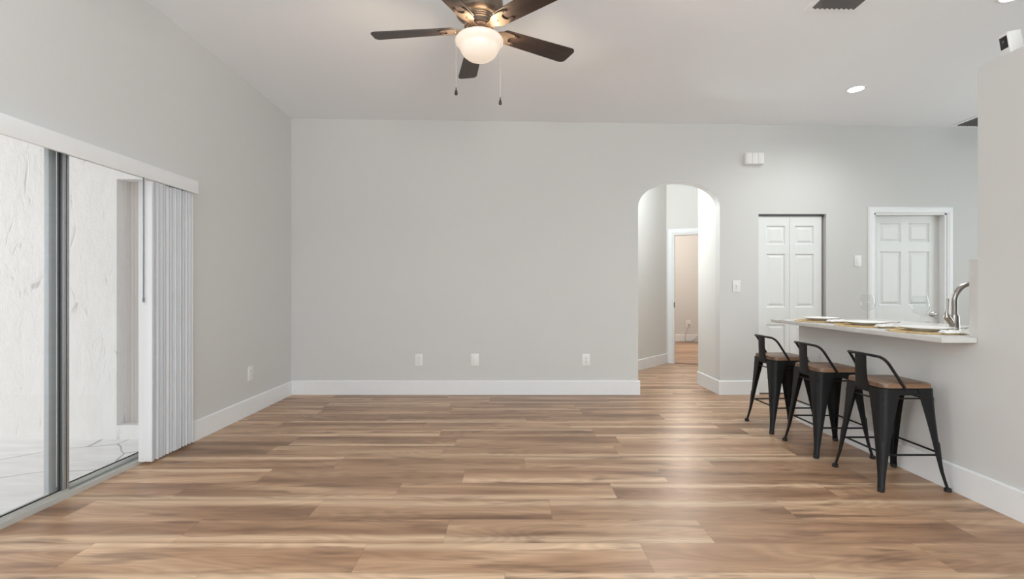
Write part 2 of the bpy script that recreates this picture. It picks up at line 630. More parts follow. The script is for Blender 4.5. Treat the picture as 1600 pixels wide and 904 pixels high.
HP, HC = (0.90, 5.905), (2.54, 7.69)
struct('wall_hall_left', slab(HP, HC, .12, 0, 3.04), M['hallwall'], 'angled greige hall wall seen through the left of the arch', 'wall')
hd = Vector((0.42, -0.19)).normalized()
hn = Vector((-hd.y, hd.x))


def hpt(t):
    return tuple(Vector(HC) + hd * t)


hw = bmesh.new()
slab(hpt(0), hpt(.10), .12, 0, 3.03, hw)
slab(hpt(.10), hpt(.89), .12, 2.085, 3.03, hw)
slab(hpt(.89), hpt(2.6), .12, 0, 3.03, hw)
struct('wall_hall_end', hw, M['hallwall'], 'hall end wall above and around the bedroom doorway', 'wall')
struct('wall_hall_start', bx(.78, 1.40, YB + .12, 5.95, 0, 3.05), M['hallwall'], 'hidden hall wall stub left of the arch', 'wall')
hb = bmesh.new()
box(hb, 2.5, 6.0, 5.86, 5.98, 0, 3.03)
box(hb, 4.95, 5.07, 5.98, 11.0, 0, 3.0)
struct('wall_hall_back', hb, M['hallwall'], 'hall wall behind the kitchen closet', 'wall')
bw = bmesh.new()
box(bw, 1.2, 5.0, 10.9, 11.0, 0, 3.02)
struct('wall_bedroom', bw, M['wall'], 'warm peach lit bedroom wall seen through the doorway', 'wall')
struct('wall_bedroom_left', bx(1.2, 1.32, 7.4, 10.9, 0, 3.02), M['wall'], 'bedroom side wall left of the doorway', 'wall')

# ------------------------------------------------------------------ baseboards
BH, BT = 0.157, 0.018


def bprofile_x(bm, x0, x1, y, sgn):
    """board along x, face towards sgn*y"""
    y1 = y + sgn * BT
    pts = [(y, 0), (y1, 0), (y1, BH - .006), (y + sgn * (BT - .006), BH), (y, BH)]
    return prism(bm, pts, YZ, x0, x1)


def bprofile_y(bm, y0, y1, x, sgn):
    x1 = x + sgn * BT
    pts = [(x, 0), (x1, 0), (x1, BH - .006), (x + sgn * (BT - .006), BH), (x, BH)]
    return prism(bm, pts, XZ, y0, y1)


def bprofile_line(bm, p, q, sgn):
    p, q = Vector(p), Vector(q)
    d = (q - p).normalized()
    n = Vector((-d.y, d.x)) * sgn
    pts = [(0, 0), (BT, 0), (BT, BH - .006), (BT - .006, BH), (0, BH)]
    A = [bm.verts.new((p.x + n.x * a, p.y + n.y * a, z)) for a, z in pts]
    B = [bm.verts.new((q.x + n.x * a, q.y + n.y * a, z)) for a, z in pts]
    bm.faces.new(A)
    bm.faces.new(B[::-1])
    for i in range(5):
        j = (i + 1) % 5
        bm.faces.new((A[j], A[i], B[i], B[j]))
    return bm


bb = bprofile_x(bmesh.new(), XL, AX0 + BT, YB, -1)
bprofile_y(bb, YB, YB + .12, AX0, 1)
struct('baseboard_back', bb, M['trim'], 'tall white baseboard along the back wall left of the arch', 'baseboard')
bb = bprofile_x(bmesh.new(), AX1 - BT, BX0, YB, -1)
bprofile_y(bb, YB, 5.98, AX1, -1)
bprofile_x(bb, BX1, DX0 - .07, YB, -1)
bprofile_x(bb, DX1 + .07, XE, YB, -1)
struct('baseboard_arch', bb, M['trim'], 'white baseboard wrapping the wall corner right of the arch', 'baseboard')
struct('baseboard_left', bprofile_y(bmesh.new(), SY1 + .03, YB - BT, XL, 1), M['trim'],
       'white baseboard along the left wall beyond the blinds', 'baseboard')
struct('baseboard_left_near', bprofile_y(bmesh.new(), YF, SY0 - .03, XL, 1), M['trim'],
       'white baseboard on the left wall before the sliding door', 'baseboard')
bb = bprofile_y(bmesh.new(), YF, 4.294 + BT, XR, -1)
bprofile_x(bb, XR, XR + .12, 4.294, 1)
struct('baseboard_right', bb, M['trim'], 'white baseboard running below the bar behind the stools', 'baseboard')
struct('baseboard_hall', bprofile_line(bmesh.new(), HP, HC, -1), M['trim'], 'white baseboard on the angled hall wall', 'baseboard')
struct('baseboard_bedroom', bprofile_x(bmesh.new(), 1.32, 4.95, 10.9, -1), M['trim'], 'white baseboard on the far bedroom wall', 'baseboard')
struct('trim_1', slab(hpt(.13), hpt(.86), .05, 0, .008), M['strip'], 'thin brown threshold strip in the bedroom doorway', 'threshold')
struct('trim_2', bx(XR, XR + .12, 2.65, 2.70, .914, 1.356, bev=.002), M['quartz'],
       'pale stone splash panel on the partition end above the counter', 'backsplash')

# ------------------------------------------------------------------ sliding glass door
sd = thing('door_1', 'sliding glass patio door with grey metal frame in the left wall', 'sliding door', (-2.57, SY0, 0), 0, None, 'structure')


def sl(bm_args_list, name, mat, bev=.002):
    bm = bmesh.new()
    for a in bm_args_list:
        x0, x1, y0, y1, z0, z1 = a
        box(bm, x0 + 2.57, x1 + 2.57, y0 - SY0, y1 - SY0, z0, z1, bev)
    return link_mesh(name, bm, mat, sd, True)


sl([(-2.626, -2.512, SY0, SY1, 0, .012), (-2.524, -2.512, SY0, SY1, .012, .030), (-2.560, -2.554, SY0, SY1, .012, .024),
    (-2.618, -2.608, SY0, SY1, .012, .03)], 'sill_track', M['aluframe'], 0)
sl([(-2.626, -2.512, SY0, SY0 + .03, .012, SZ), (-2.626, -2.512, SY1 - .03, SY1, .012, SZ),
    (-2.626, -2.512, SY0 + .03, SY1 - .03, SZ - .035, SZ)], 'door_frame', M['alu'])


def panel(ya, yb, xi, stile_mat_left, stile_mat_right):
    x0, x1 = xi - .014, xi + .014
    sl([(x0, x1, ya, yb, .026, .052)], 'bottom_rail', M['aluframe'])
    sl([(x0, x1, ya, yb, SZ - .060, SZ - .036)], 'top_rail', M['alu'])
    sl([(x0, x1, ya, ya + .045, .052, SZ - .060)], 'stile', stile_mat_left)
    sl([(x0, x1, yb - .045, yb, .052, SZ - .060)], 'stile', stile_mat_right)
    sl([(xi - .003, xi + .003, ya + .045, yb - .045, .052, SZ - .060)], 'pane', M['glass'], 0)
    sl([(xi + .003, xi + .008, ya + .045, yb - .045, .052, .058), (xi + .003, xi + .008, ya + .045, ya + .050, .058, SZ - .060),
        (xi + .003, xi + .008, yb - .052, yb - .045, .058, SZ - .060)], 'gasket', M['gasket'], 0)


panel(SY0 + .03, 2.710, -2.538, M['alu'], M['aludark'])
sl([(-2.524, -2.516, 2.668, 2.684, .052, SZ - .060), (-2.524, -2.516, 2.692, 2.704, .052, SZ - .060)], 'interlock_rib', M['alu'], .002)
panel(2.640, SY1 - .03, -2.586, M['alupale'], M['alu'])

# vertical blinds stacked at the right of the door, with valance
vb = thing('vertical_blind', 'white vertical blinds stacked at the right end of the sliding door', 'blinds', (XL, SY1, 0))


def vane_bm(a):
    bm = bmesh.new()
    pts_f, n = [], 8
    for k in range(n + 1):
        s = -0.0445 + 0.089 * k / n
        pts_f.append((s, 0.005 * (1 - (s / 0.0445) ** 2)))
    pts_b = [(s, y + 0.0011) for s, y in pts_f][::-1]
    ca, sa = math.cos(a), math.sin(a)
    pts = [(s * ca - y * sa, s * sa + y * ca) for s, y in pts_f + pts_b]
    return prism(bm, pts, XY, .022, 1.915)


rnd = random.Random(4)
yv = 3.195
nv = 24
for i in range(nv):
    a = R(rnd.choice((-14, -5, 0, 4, 8, 16)) + rnd.uniform(-3, 3)) if i else R(2)
    o = link_mesh('vane', vane_bm(a), M['vinyl'], vb, True)
    o.location = (-2.460 - XL + rnd.uniform(-.003, .003), yv - SY1, 0)
    yv += 0.0172 if i not in (0, 6, 14, 19) else 0.0185
bm = bmesh.new()
vy0, vy1 = 1.62 - SY1, 3.632 - SY1
box(bm, .082, .088, vy0, vy1, 1.915, 2.012, .002)
box(bm, .0, .083, vy0, vy0 + .006, 1.915, 2.012)
box(bm, .0, .083, vy1 - .006, vy1, 1.915, 2.012)
box(bm, .0, .083, vy0, vy1, 2.006, 2.012)
link_mesh('valance', bm, M['trim'], vb)
link_mesh('headrail', bx(.012, .050, vy0 + .02, -.03, 1.932, 1.965, bev=.003), M['trim'], vb)
wd = bmesh.new()
tube(wd, [(.026, 3.165 - SY1, 1.932), (.026, 3.166 - SY1, 1.6), (.024, 3.168 - SY1, 1.13)], .0045, 8)
tube(wd, [(.024, 3.168 - SY1, 1.13), (.024, 3.168 - SY1, 1.10)], .0065, 8)
link_mesh('tilt_wand', wd, M['aludark'], vb)

# ------------------------------------------------------------------ patio outside
struct('floor_patio', bx(-8, -2.626, -4, 3.95, -.13, -.03), M['flag'], 'pale flagstone patio floor outside the sliding door', 'patio')
YS = 3.84
NX0, NX1, NZ0, NZ1 = -3.19, -2.70, .085, 2.08
sw = bmesh.new()
box(sw, -8, NX0, YS, YS + .25, -.03, 3.3)
box(sw, NX1, -2.626, YS, YS + .25, -.03, 3.3)
box(sw, NX0, NX1, YS, YS + .25, NZ1, 3.3)
box(sw, NX0, NX1, YS, YS + .25, -.03, NZ0)
struct('wall_patio', sw, M['stucco'], 'rough white stucco patio wall beyond the sliding door', 'wall')
sh = bmesh.new()
npt = 14
pts = []
for k in range(npt * 2 + 1):
    x = NX0 + (NX1 - NX0) * k / (npt * 2)
    pts.append((x, YS + .10 + (.012 if k % 2 else 0)))
pts += [(NX1, YS + .16), (NX0, YS + .16)]
prism(sh, pts, XY, NZ0, NZ1)
struct('storm_shutter', sh, M['shutter'], 'taupe ribbed storm shutter set in a recess of the stucco wall', 'shutter')  # ribbed storm shutter, no window is modelled here


# ------------------------------------------------------------------ panelled doors
def leaf(bm, x0, x1, z0, z1, panels, yf, th):
    """door leaf facing -y with raised panels [(px0, px1, pz0, pz1)]"""
    xs = sorted({x0, x1, *[p[0] for p in panels], *[p[1] for p in panels]})
    zs = sorted({z0, z1, *[p[2] for p in panels], *[p[3] for p in panels]})
    V = {}

    def v(x, y, z):
        k = (round(x, 5), round(y, 5), round(z, 5))
        if k not in V:
            V[k] = bm.verts.new((x, y, z))
        return V[k]

    for i in range(len(xs) - 1):
        for j in range(len(zs) - 1):
            a, b_, c, d = xs[i], xs[i + 1], zs[j], zs[j + 1]
            cx, cz_ = (a + b_) / 2, (c + d) / 2
            if any(p[0] < cx < p[1] and p[2] < cz_ < p[3] for p in panels):
                rings = []
                for ins, dep in ((0, 0), (.010, .013), (.018, .013), (.042, .003)):
                    rings.append([v(a + ins, yf + dep, c + ins), v(b_ - ins, yf + dep, c + ins),
                                  v(b_ - ins, yf + dep, d - ins), v(a + ins, yf + dep, d - ins)])
                for r_, s_ in zip(rings, rings[1:]):
                    for k in range(4):
                        bm.faces.new((r_[k], r_[(k + 1) % 4], s_[(k + 1) % 4], s_[k]))
                bm.faces.new(rings[-1])
            else:
                bm.faces.new((v(a, yf, c), v(b_, yf, c), v(b_, yf, d), v(a, yf, d)))
    yb = yf + th
    P = [(x0, z0), (x1, z0), (x1, z1), (x0, z1)]
    back = [v(x, yb, z) for x, z in P]
    bm.faces.new(back[::-1])
    edges = [[(x, z0) for x in xs], [(x1, z) for z in zs], [(x, z1) for x in xs[::-1]], [(x0, z) for z in zs[::-1]]]
    for e, k in zip(edges, range(4)):
        bm.faces.new([v(x, yf, z) for x, z in e][::-1] + [back[k], back[(k + 1) % 4]])
    return bm


bf = thing('door_2', 'white bifold closet door behind the farthest stool', 'closet door', (0, 0, 0), 0, None, 'structure')
yb_ = YB + .035
lz0, lz1 = .012, 2.018
for xa, xb in ((BX0 + .002, 3.183), (3.186, 3.548)):
    w = xb - xa
    ps = [(xa + .105, xa + .105 + .215, za, zb) for za, zb in ((.15, .79), (.985, 1.593), (1.70, 1.912))]
    if xa > 3:
        ps = [(xa + .06, xa + .06 + .215, a, b) for _, _, a, b in ps]
    link_mesh('door_leaf', leaf(bmesh.new(), xa, xb, lz0, lz1, ps, yb_, .034), M['door'], bf, False)
link_mesh('top_track', bx(BX0 + .002, BX1 - .002, YB + .04, YB + .065, 2.022, 2.04), M['aludark'], bf)
struct('wall_closet', bx(2.51, 3.9, YB + .20, YB + .25, 0, 2.4), M['wall'], 'inside back of the closet behind the bifold door', 'wall')

kd = thing('door_3', 'white six panel kitchen door in a moulded white casing', 'door', (0, 0, 0), 0, None, 'structure')
yk = YB + .075
k0, k1 = DX0 + .02, DX1 - .02
pw = .245
pcol = (k0 + .105, k1 - .105 - pw)
ps = [(x, x + pw, a, b) for x in pcol for a, b in ((.2, .818), (1.005, 1.623), (1.726, 1.947))]
link_mesh('door_slab', leaf(bmesh.new(), k0, k1, .012, 2.03, ps, yk, .04), M['door'], kd, False)
jm = bmesh.new()
for xa, xb in ((DX0, DX0 + .018), (DX1 - .018, DX1)):
    box(jm, xa, xb, YB - .002, YB + .12, 0, DZ)
box(jm, DX0, DX1, YB - .002, YB + .12, DZ - .017, DZ)
link_mesh('door_jamb', jm, M['trim'], kd, False)
cs = bmesh.new()
cw = .07


def casing(bm, x0, x1, zt, y, cw):
    """moulded casing: stepped profile swept up, across and down with mitres"""
    prof = [(0, .006), (.006, .012), (.012, .012), (.03, .016), (cw - .012, .016), (cw - .006, .011), (cw, .008)]
    path = [(-1, 0), (-1, 1), (1, 1), (1, 0)]
    rows = []
    for sx, top in path:
        row = []
        for o_, h in prof:
            x = (x0 - o_) if sx < 0 else (x1 + o_)
            z = zt + o_ if top else 0
            row.append((bm.verts.new((x, y - h, z)), bm.verts.new((x, y, z))))
        rows.append(row)
    for a, b_ in zip(rows, rows[1:]):
        for k in range(len(prof) - 1):
            bm.faces.new((a[k][0], a[k + 1][0], b_[k + 1][0], b_[k][0]))
        bm.faces.new((a[0][1], a[0][0], b_[0][0], b_[0][1]))
        bm.faces.new((a[-1][0], a[-1][1], b_[-1][1], b_[-1][0]))
    return bm


link_mesh('door_casing', casing(cs, DX0, DX1, DZ, YB, cw), M['trim'], kd, False)
hl = bmesh.new()
hx, hz = 4.845, .907
for prof in ([(0, -.002), (.031, -.002), (.031, .006), (.026, .011), (.012, .013), (.011, .045), (0, .045)],):
    n = 24
    rings = []
    for r_, d in prof:
        rings.append([hl.verts.new((hx + max(r_, 1e-4) * math.cos(2 * PI * k / n), yk - d, hz + max(r_, 1e-4) * math.sin(2 * PI * k / n))) for k in range(n)])
    for a, b_ in zip(rings, rings[1:]):
        for k in range(n):
            hl.faces.new((a[k], a[(k + 1) % n], b_[(k + 1) % n], b_[k]))
tube(hl, [(hx + .035, yk - .042, hz + .004), (hx + .012, yk - .045, hz + .004), (hx - .03, yk - .048, hz), (hx - .075, yk - .046, hz - .010)], [.006, .011, .009, .006], 10)
link_mesh('lever_handle', hl, M['nickel'], kd)
struct('wall_pantry', bx(DX0 - .05, DX1 + .05, YB + .12, YB + .16, 0, 2.1), M['door'], 'closed back of the kitchen doorway', 'wall')

# bedroom door frame in the hall end wall
d4 = thing('door_4', 'white cased doorway leading to the bedroom, through the arch', 'doorway', (HC[0], HC[1], 0),
           math.atan2(hd.y, hd.x), None, 'structure')
fm = bmesh.new()
box(fm, .10, .12, -.006, .125, 0, 2.085)
box(fm, .87, .89, -.006, .125, 0, 2.085)
box(fm, .12, .87, -.006, .125, 2.065, 2.085)
link_mesh('door_jamb', fm, M['trim'], d4)
link_mesh('door_casing', casing(bmesh.new(), .105, .885, 2.08, -.001, .085), M['trim'], d4, False)
link_mesh('strike_plate', bx(.113, .124, -.012, .03, .90, .985), M['slot'], d4)

# ------------------------------------------------------------------ counter
ct = bx(2.42, 3.42, 2.655, 4.39, .884, .914, bev=.003)
tag(link_mesh('bar_countertop', ct, M['quartz']), 'pale quartz bar counter overhanging the low wall beside the stools', 'countertop')


# ------------------------------------------------------------------ bar stools
def make_stool(label):
    t = thing('bar_stool', label, 'stool', (0, 0, 0), 0, 'black bar stools along the counter')
    # +x is towards the counter, the low back stands at -x
    bm = bmesh.new()
    out = rrect(.157, .157, .045)
    lv = [(1.0, .596), (1.0, .612), (.985, .620), (.95, .623)]
    rows = [[bm.verts.new((x * s, y * s, z)) for x, y in out] for s, z in lv]
    n = len(out)
    for a, b_ in zip(rows, rows[1:]):
        for k in range(n):
            bm.faces.new((a[k], a[(k + 1) % n], b_[(k + 1) % n], b_[k]))
    bm.faces.new(rows[0][::-1])
    bm.faces.new(rows[-1])
    link_mesh('seat', bm, M['seatwood'], t)
    bm = bmesh.new()
    lv = [(.160, .555), (.158, .590), (.150, .597), (.146, .597), (.146, .590), (.152, .557)]
    rows = [[bm.verts.new((x, y, z)) for x, y in rrect(h, h, .045)] for h, z in lv]
    n = len(rows[0])
    for a, b_ in zip(rows, rows[1:] + rows[:1]):
        for k in range(n):
            bm.faces.new((a[k], a[(k + 1) % n], b_[(k + 1) % n], b_[k]))
    link_mesh('seat_frame', bm, M['blackmetal'], t)
    lev = [(.592, .1615, .108), (.555, .1625, .104), (.48, .1665, .088), (.40, .171, .073), (.30, .177, .057),
           (.20, .183, .043), (.11, .190, .031), (.06, .197, .026), (.03, .203, .026), (.012, .207, .027)]
    th = .0035
    for sx in (-1, 1):
        for sy in (-1, 1):
            bm = bmesh.new()
            rows = []
            for z, h, arm in lev:
                r = min(.040, arm * .62)
                o_ = [(arm, 0)] + [(r - r * math.cos(R(q)), r - r * math.sin(R(q))) for q in (90, 72, 54, 36, 18, 0)] + [(0, arm)]
                i_ = [(arm, th)] + [(r - (r - th) * math.cos(R(q)), r - (r - th) * math.sin(R(q))) for q in (90, 72, 54, 36, 18, 0)] + [(th, arm)]
                rows.append([bm.verts.new((sx * (h - a), sy * (h - b_), z)) for a, b_ in o_ + i_[::-1]])
            n = len(rows[0])
            for a, b_ in zip(rows, rows[1:]):
                for k in range(n):
                    bm.faces.new((a[k], a[(k + 1) % n], b_[(k + 1) % n], b_[k]))
            m_ = n // 2
            for rw_ in (rows[0], rows[-1]):
                for k in range(m_ - 1):
                    bm.faces.new((rw_[k], rw_[k + 1], rw_[n - 2 - k], rw_[n - 1 - k]))
            # pressed rib on the lower half of the leg
            pts = []
            for z, h in ((.29, .1775), (.27, .1785), (.20, .183), (.13, .188), (.09, .1925)):
                k = h - .012
                pts.append((sx * k, sy * k, z))
            tube(bm, pts, [.002, .0085, .0085, .0075, .002], 8)
            leg = link_mesh('leg', bm, M['blackmetal'], t)
            fb = bmesh.new()
            lathe(fb, [(0, 0), (.017, 0), (.019, .004), (.016, .020), (0, .022)], 14, sx * .196, sy * .196, 0)
            link_mesh('rubber_foot', fb, M['rubber'], leg)
    for z, k, r in ((.205, .170, .0062), (.535, .152, .0050)):
        for (ax, ay), (bx_, by_) in (((-1, -1), (1, -1)), ((1, -1), (1, 1)), ((1, 1), (-1, 1)), ((-1, 1), (-1, -1))):
            zz = z + (.012 if ax == bx_ else 0) * (1 if z < .4 else -1)
            link_mesh('stretcher', tube(bmesh.new(), [(ax * k, ay * k, zz), (bx_ * k, by_ * k, zz)], r, 8), M['blackmetal'], t)
    # back hoop: slanted arms from the seat sides up to a bowed top bar
    pts = [(-.020, -.160, .585), (-.034, -.159, .610), (-.110, -.150, .735)]
    c = [(-.110, -.150, .735), (-.138, -.146, .778), (-.160, -.120, .782)]
    for k in range(1, 7):
        s = k / 6
        pts.append(tuple((1 - s) ** 2 * c[0][q] + 2 * s * (1 - s) * c[1][q] + s * s * c[2][q] for q in range(3)))
    pts += [(-.168, -.06, .784), (-.171, 0, .785)]
    pts = pts + [(x, -y, z) for x, y, z in pts[-2::-1]]
    link_mesh('back_hoop', tube(bmesh.new(), pts, .0085, 10), M['blackmetal'], t)
    bm = bmesh.new()
    sec = [(.046, .782, -.171), (.047, .70, -.170), (.050, .63, -.166), (.054, .59, -.1625), (.056, .572, -.1615)]
    rows = []
    for hw_, z, x in sec:
        rows.append([bm.verts.new((x + dx, y, z)) for y, dx in ((-hw_, -.002), (-hw_ * .8, -.0045), (hw_ * .8, -.0045), (hw_, -.002), (hw_, .002), (-hw_, .002))])
    for a, b_ in zip(rows, rows[1:]):
        for k in range(6):
            bm.faces.new((a[k], a[(k + 1) % 6], b_[(k + 1) % 6], b_[k]))
    bm.faces.new(rows[0][::-1])
    bm.faces.new(rows[-1])
    link_mesh('back_splat', bm, M['blackmetal'], t)
    return t


stool = make_stool('black metal low back bar stool with wooden seat, nearest the camera')
stool.location = (2.370, 2.972, 0)
dup(stool, (2.350, 3.520, 0), R(-1), 'black metal low back bar stool with wooden seat, middle one of the row')
dup(stool, (2.340, 4.088, 0), R(1), 'black metal low back bar stool with wooden seat, farthest, by the closet door')


# ------------------------------------------------------------------ place settings on the counter
def mat_bm():
    bm = bmesh.new()
    rnd = random.Random(8)
    RAD = .198
    p = .031
    row = 0
    y = -RAD
    while y <= RAD:
        x = -RAD + (p / 2 if row % 2 else 0)
        while x <= RAD:
            if x * x + y * y < (RAD - .016) ** 2:
                rx, ry, a0 = p * rnd.uniform(.48, .60), p * rnd.uniform(.36, .52), rnd.uniform(0, PI)
                pts = []
                for k in range(13):
                    a = 2 * PI * k / 12
                    ux, uy = rx * math.cos(a), ry * math.sin(a)
                    pts.append((x + ux * math.cos(a0) - uy * math.sin(a0), y + ux * math.sin(a0) + uy * math.cos(a0),
                                .0058 + .001 * math.sin(3 * a)))
                tube(bm, pts, rnd.uniform(.0030, .0046), 6, caps=False)
            x += p
        y += p * .87
        row += 1
    ring = [(RAD * math.cos(2 * PI * k / 72) * (1 + .02 * math.sin(9 * 2 * PI * k / 72)),
             RAD * math.sin(2 * PI * k / 72) * (1 + .02 * math.sin(9 * 2 * PI * k / 72)), .0050) for k in range(73)]
    tube(bm, ring, .0036, 6, caps=False)
    return bm


CT = .914
setting = [(2.640, 3.000, 0.2, 'nearest the partition wall', 'nearest'), (2.640, 3.505, 1.1, 'in the middle of the counter', 'middle'),
           (2.655, 4.030, 2.3, 'at the far end of the counter', 'farthest')]
mats = plates = None
for i, (x, y, a, where, ord_) in enumerate(setting):
    ml = 'openwork woven gold round placemat ' + where
    pl = 'white porcelain dinner plate on the gold placemat ' + where
    if i == 0:
        mats = tag(link_mesh('placemat', mat_bm(), M['gold']), ml, 'placemat', 'gold placemats on the bar counter')
        mats.location, mats.rotation_euler = (x, y, CT), (0, 0, a)
        prof = [(0, .003), (.075, .003), (.078, 0), (.083, 0), (.086, .004), (.115, .010), (.138, .019), (.141, .0205), (.1415, .022), (.139, .023),
                (.115, .0145), (.088, .0085), (0, .0075)]
        plates = tag(link_mesh('dinner_plate', lathe(bmesh.new(), prof, 64), M['china']), pl, 'plate', 'white plates on the bar counter')
        plates.location = (x, y, CT + .0112)
    else:
        o = mats.copy()
        COL.objects.link(o)
        o.location, o.rotation_euler, o['label'] = (x, y, CT), (0, 0, a), ml
        o = plates.copy()
        COL.objects.link(o)
        o.location, o['label'] = (x, y, CT + .0112), pl


def napkin_bm():
    bm = bmesh.new()
    nx, ny = 16, 10
    top = []
    for j in range(ny + 1):
        row = []
        for i in range(nx + 1):
            u, v = i / nx - .5, j / ny - .5
            z = .014 * (1 - (2 * v) ** 4) * (1 - .5 * (2 * u) ** 6) + .004 * math.sin(u * 17 + v * 6) + .003 * math.sin(v * 25)
            row.append(bm.verts.new((u * .14, v * .044 * (1 + .35 * abs(u) * 2), max(.001, z))))
        top.append(row)
    bot = [[bm.verts.new((v.co.x, v.co.y, 0)) for v in row] for row in top]
    for j in range(ny):
        for i in range(nx):
            bm.faces.new((top[j][i], top[j][i + 1], top[j + 1][i + 1], top[j + 1][i]))
            bm.faces.new((bot[j][i + 1], bot[j][i], bot[j + 1][i], bot[j + 1][i + 1]))
    per = [(0, i) for i in range(nx)] + [(j, nx) for j in range(ny)] + [(ny, nx - i) for i in range(nx)] + [(ny - j, 0) for j in range(ny)]
    for k in range(len(per)):
        a, b_ = per[k], per[(k + 1) % len(per)]
        bm.faces.new((top[a[0]][a[1]], bot[a[0]][a[1]], bot[b_[0]][b_[1]], top[b_[0]][b_[1]]))
    return bm


def fork_bm():
    bm = bmesh.new()
    tube(bm, [(-.10, 0, .002), (-.04, 0, .003), (.02, 0, .008), (.045, 0, .007)], [.0075, .006, .0035, .009], 8, flat=.35)
    for k in range(4):
        y = (k - 1.5) * .0055
        tube(bm, [(.042, y, .007), (.065, y, .005), (.092, y, .012)], [.0022, .002, .001], 6)
    return bm


nap0 = fork0 = None
for i, (x, y, a, where, ord_) in enumerate(setting):
    zt = CT + .0114
    nl = 'folded white cloth napkin beside the %s white plate' % ord_
    fl = 'silver table fork lying on the napkin beside the %s plate' % ord_
    if i == 0:
        nap = nap0 = tag(link_mesh('napkin', napkin_bm(), M['linen']), nl, 'napkin', 'white napkins beside the plates')
        fork = fork0 = tag(link_mesh('table_fork', fork_bm(), M['steel']), fl, 'fork', 'silver forks on the napkins')
    else:
        nap, fork = nap0.copy(), fork0.copy()
        COL.objects.link(nap)
        COL.objects.link(fork)
        nap['label'], fork['label'] = nl, fl
    nap.location, nap.rotation_euler = (x - .005, y - .186, zt), (0, 0, R((-4, 5, 2)[i]))
    fork.location, fork.rotation_euler = (x, y - .183, zt + .0205), (0, 0, R((3, -6, 8)[i]))



def glass_thing(label, loc, s=1.0):
    t = thing('wine_glass', label, 'glass', loc, 0, 'wine glasses on the bar counter')
    bowl = [(0.0045, .092), (.012, .095), (.030, .105), (.046, .123), (.0525, .145), (.052, .170), (.047, .200), (.0405, .226),
            (.0393, .226), (.0458, .200), (.0508, .170), (.0512, .145), (.0445, .124), (.029, .1065), (.010, .098), (0, .097)]
    link_mesh('bowl', lathe(bmesh.new(), [(r * s, z * s) for r, z in bowl], 40), M['wineglass'], t)
    st = [(0, 0), (.036, 0), (.037, .0015), (.020, .0035), (.008, .007), (.0045, .014), (.0036, .04), (.0036, .075), (.0046, .092), (0, .0925)]
    link_mesh('stem', lathe(bmesh.new(), [(r * s, z * s) for r, z in st], 28), M['wineglass'], t)
    return t


glass_thing('clear stemmed wine glass standing behind the nearest plate', (2.890, 3.336, CT))
glass_thing('clear stemmed wine glass standing behind the middle plate, farther back', (2.976, 3.94, CT), 1.02)

# faucet
fa = thing('kitchen_faucet', 'brushed nickel gooseneck kitchen faucet on the counter beside the partition', 'faucet', (2.886, 3.075, CT))
link_mesh('faucet_body', lathe(bmesh.new(), [(0, 0), (.030, 0), (.031, .003), (.0275, .012), (.026, .05), (.024, .098), (.0205, .108), (0, .108)], 32), M['nickel'], fa)
pts = [(0, 0, .10), (0, 0, .195)] + [(.115 - .115 * math.cos(R(q)), 0, .195 + .115 * math.sin(R(q))) for q in range(10, 181, 10)] + [(.230, 0, .15)]
link_mesh('spout', tube(bmesh.new(), pts, .0165, 16), M['nickel'], fa)
link_mesh('spray_head', tube(bmesh.new(), [(.230, 0, .155), (.230, 0, .12), (.230, 0, .08)], [.0175, .020, .021], 16), M['nickel'], fa)
hb_ = bmesh.new()
tube(hb_, [(-.008, -.004, .030), (-.042, -.008, .072), (-.060, -.010, .094), (-.062, -.010, .112)], [.016, .020, .020, .012], 16)
valve = link_mesh('valve_body', hb_, M['nickel'], fa)
lv_ = bmesh.new()
tube(lv_, [(-.061, -.010, .104), (-.058, -.010, .130), (-.055, -.010, .155), (-.054, -.010, .210)], [.012, .008, .0065, .0085], 12)
link_mesh('lever', lv_, M['nickel'], valve)


# ------------------------------------------------------------------ wall plates
def plate_root(name, label, cat, loc, rz, w=.088, h=.135, group=None):
    t = thing(name, label, cat, loc, rz, group)
    bm = bmesh.new()
    box(bm, -w / 2, w / 2, -.007, 0, -h / 2, h / 2, .003)
    link_mesh('cover_plate', bm, M['plate'], t)
    return t


def outlet(label, loc, rz=0.0, w=.088, h=.135):
    t = plate_root('wall_outlet', label, 'outlet', loc, rz, w, h, 'white wall outlets')
    for dz in (-.021, .021):
        bm = bmesh.new()
        pts = rrect(.0165, .0145, .010)
        prism(bm, pts, lambda a, b_, d: (a, d, b_ + dz), -.0095, -.006)
        s = link_mesh('socket', bm, M['plate'], t)
        sb = bmesh.new()
        box(sb, -.0075, -.0050, -.0100, -.0090, dz - .001, dz + .008)
        box(sb, .0050, .0075, -.0100, -.0090, dz - .001, dz + .007)
        box(sb, -.002, .002, -.0100, -.0090, dz - .009, dz - .005)
        link_mesh('slots', sb, M['slot'], s)
    return t


def wx(px):
    return (px - 797) / (F / YB)


def wz(py):
    return 1.18 - (py - 453) / (F / YB)


outlet('white wall outlet low on the back wall, leftmost of its row', (wx(654.5), YB, wz(562)))
t = plate_root('cable_plate', 'blank white cable plate low on the back wall between two outlets', 'wall plate', (wx(742), YB, wz(561.5)), 0)
link_mesh('insert', bx(-.017, .017, -.0085, -.006, -.034, .034, bev=.001), M['plate'], t)
outlet('white wall outlet low on the back wall, near the arch', (wx(915.5), YB, wz(562)))
outlet('white wall outlet on the left wall, near the room corner', (XL, 4.51, .388), R(90))
outlet('white wall outlet on the bar wall behind the nearest stool', (XR, 3.42, .366), R(-90), .075, .12)
outlet('white wall outlet on the peach bedroom wall', (4.10, 10.9, .415), 0, .10, .16)
t = plate_root('light_switch', 'white toggle light switch between arch and closet door', 'switch', (wx(1150.5), YB, wz(447)), 0)
link_mesh('switch_frame', bx(-.014, .014, -.0095, -.006, -.034, .034, bev=.001), M['plate'], t)
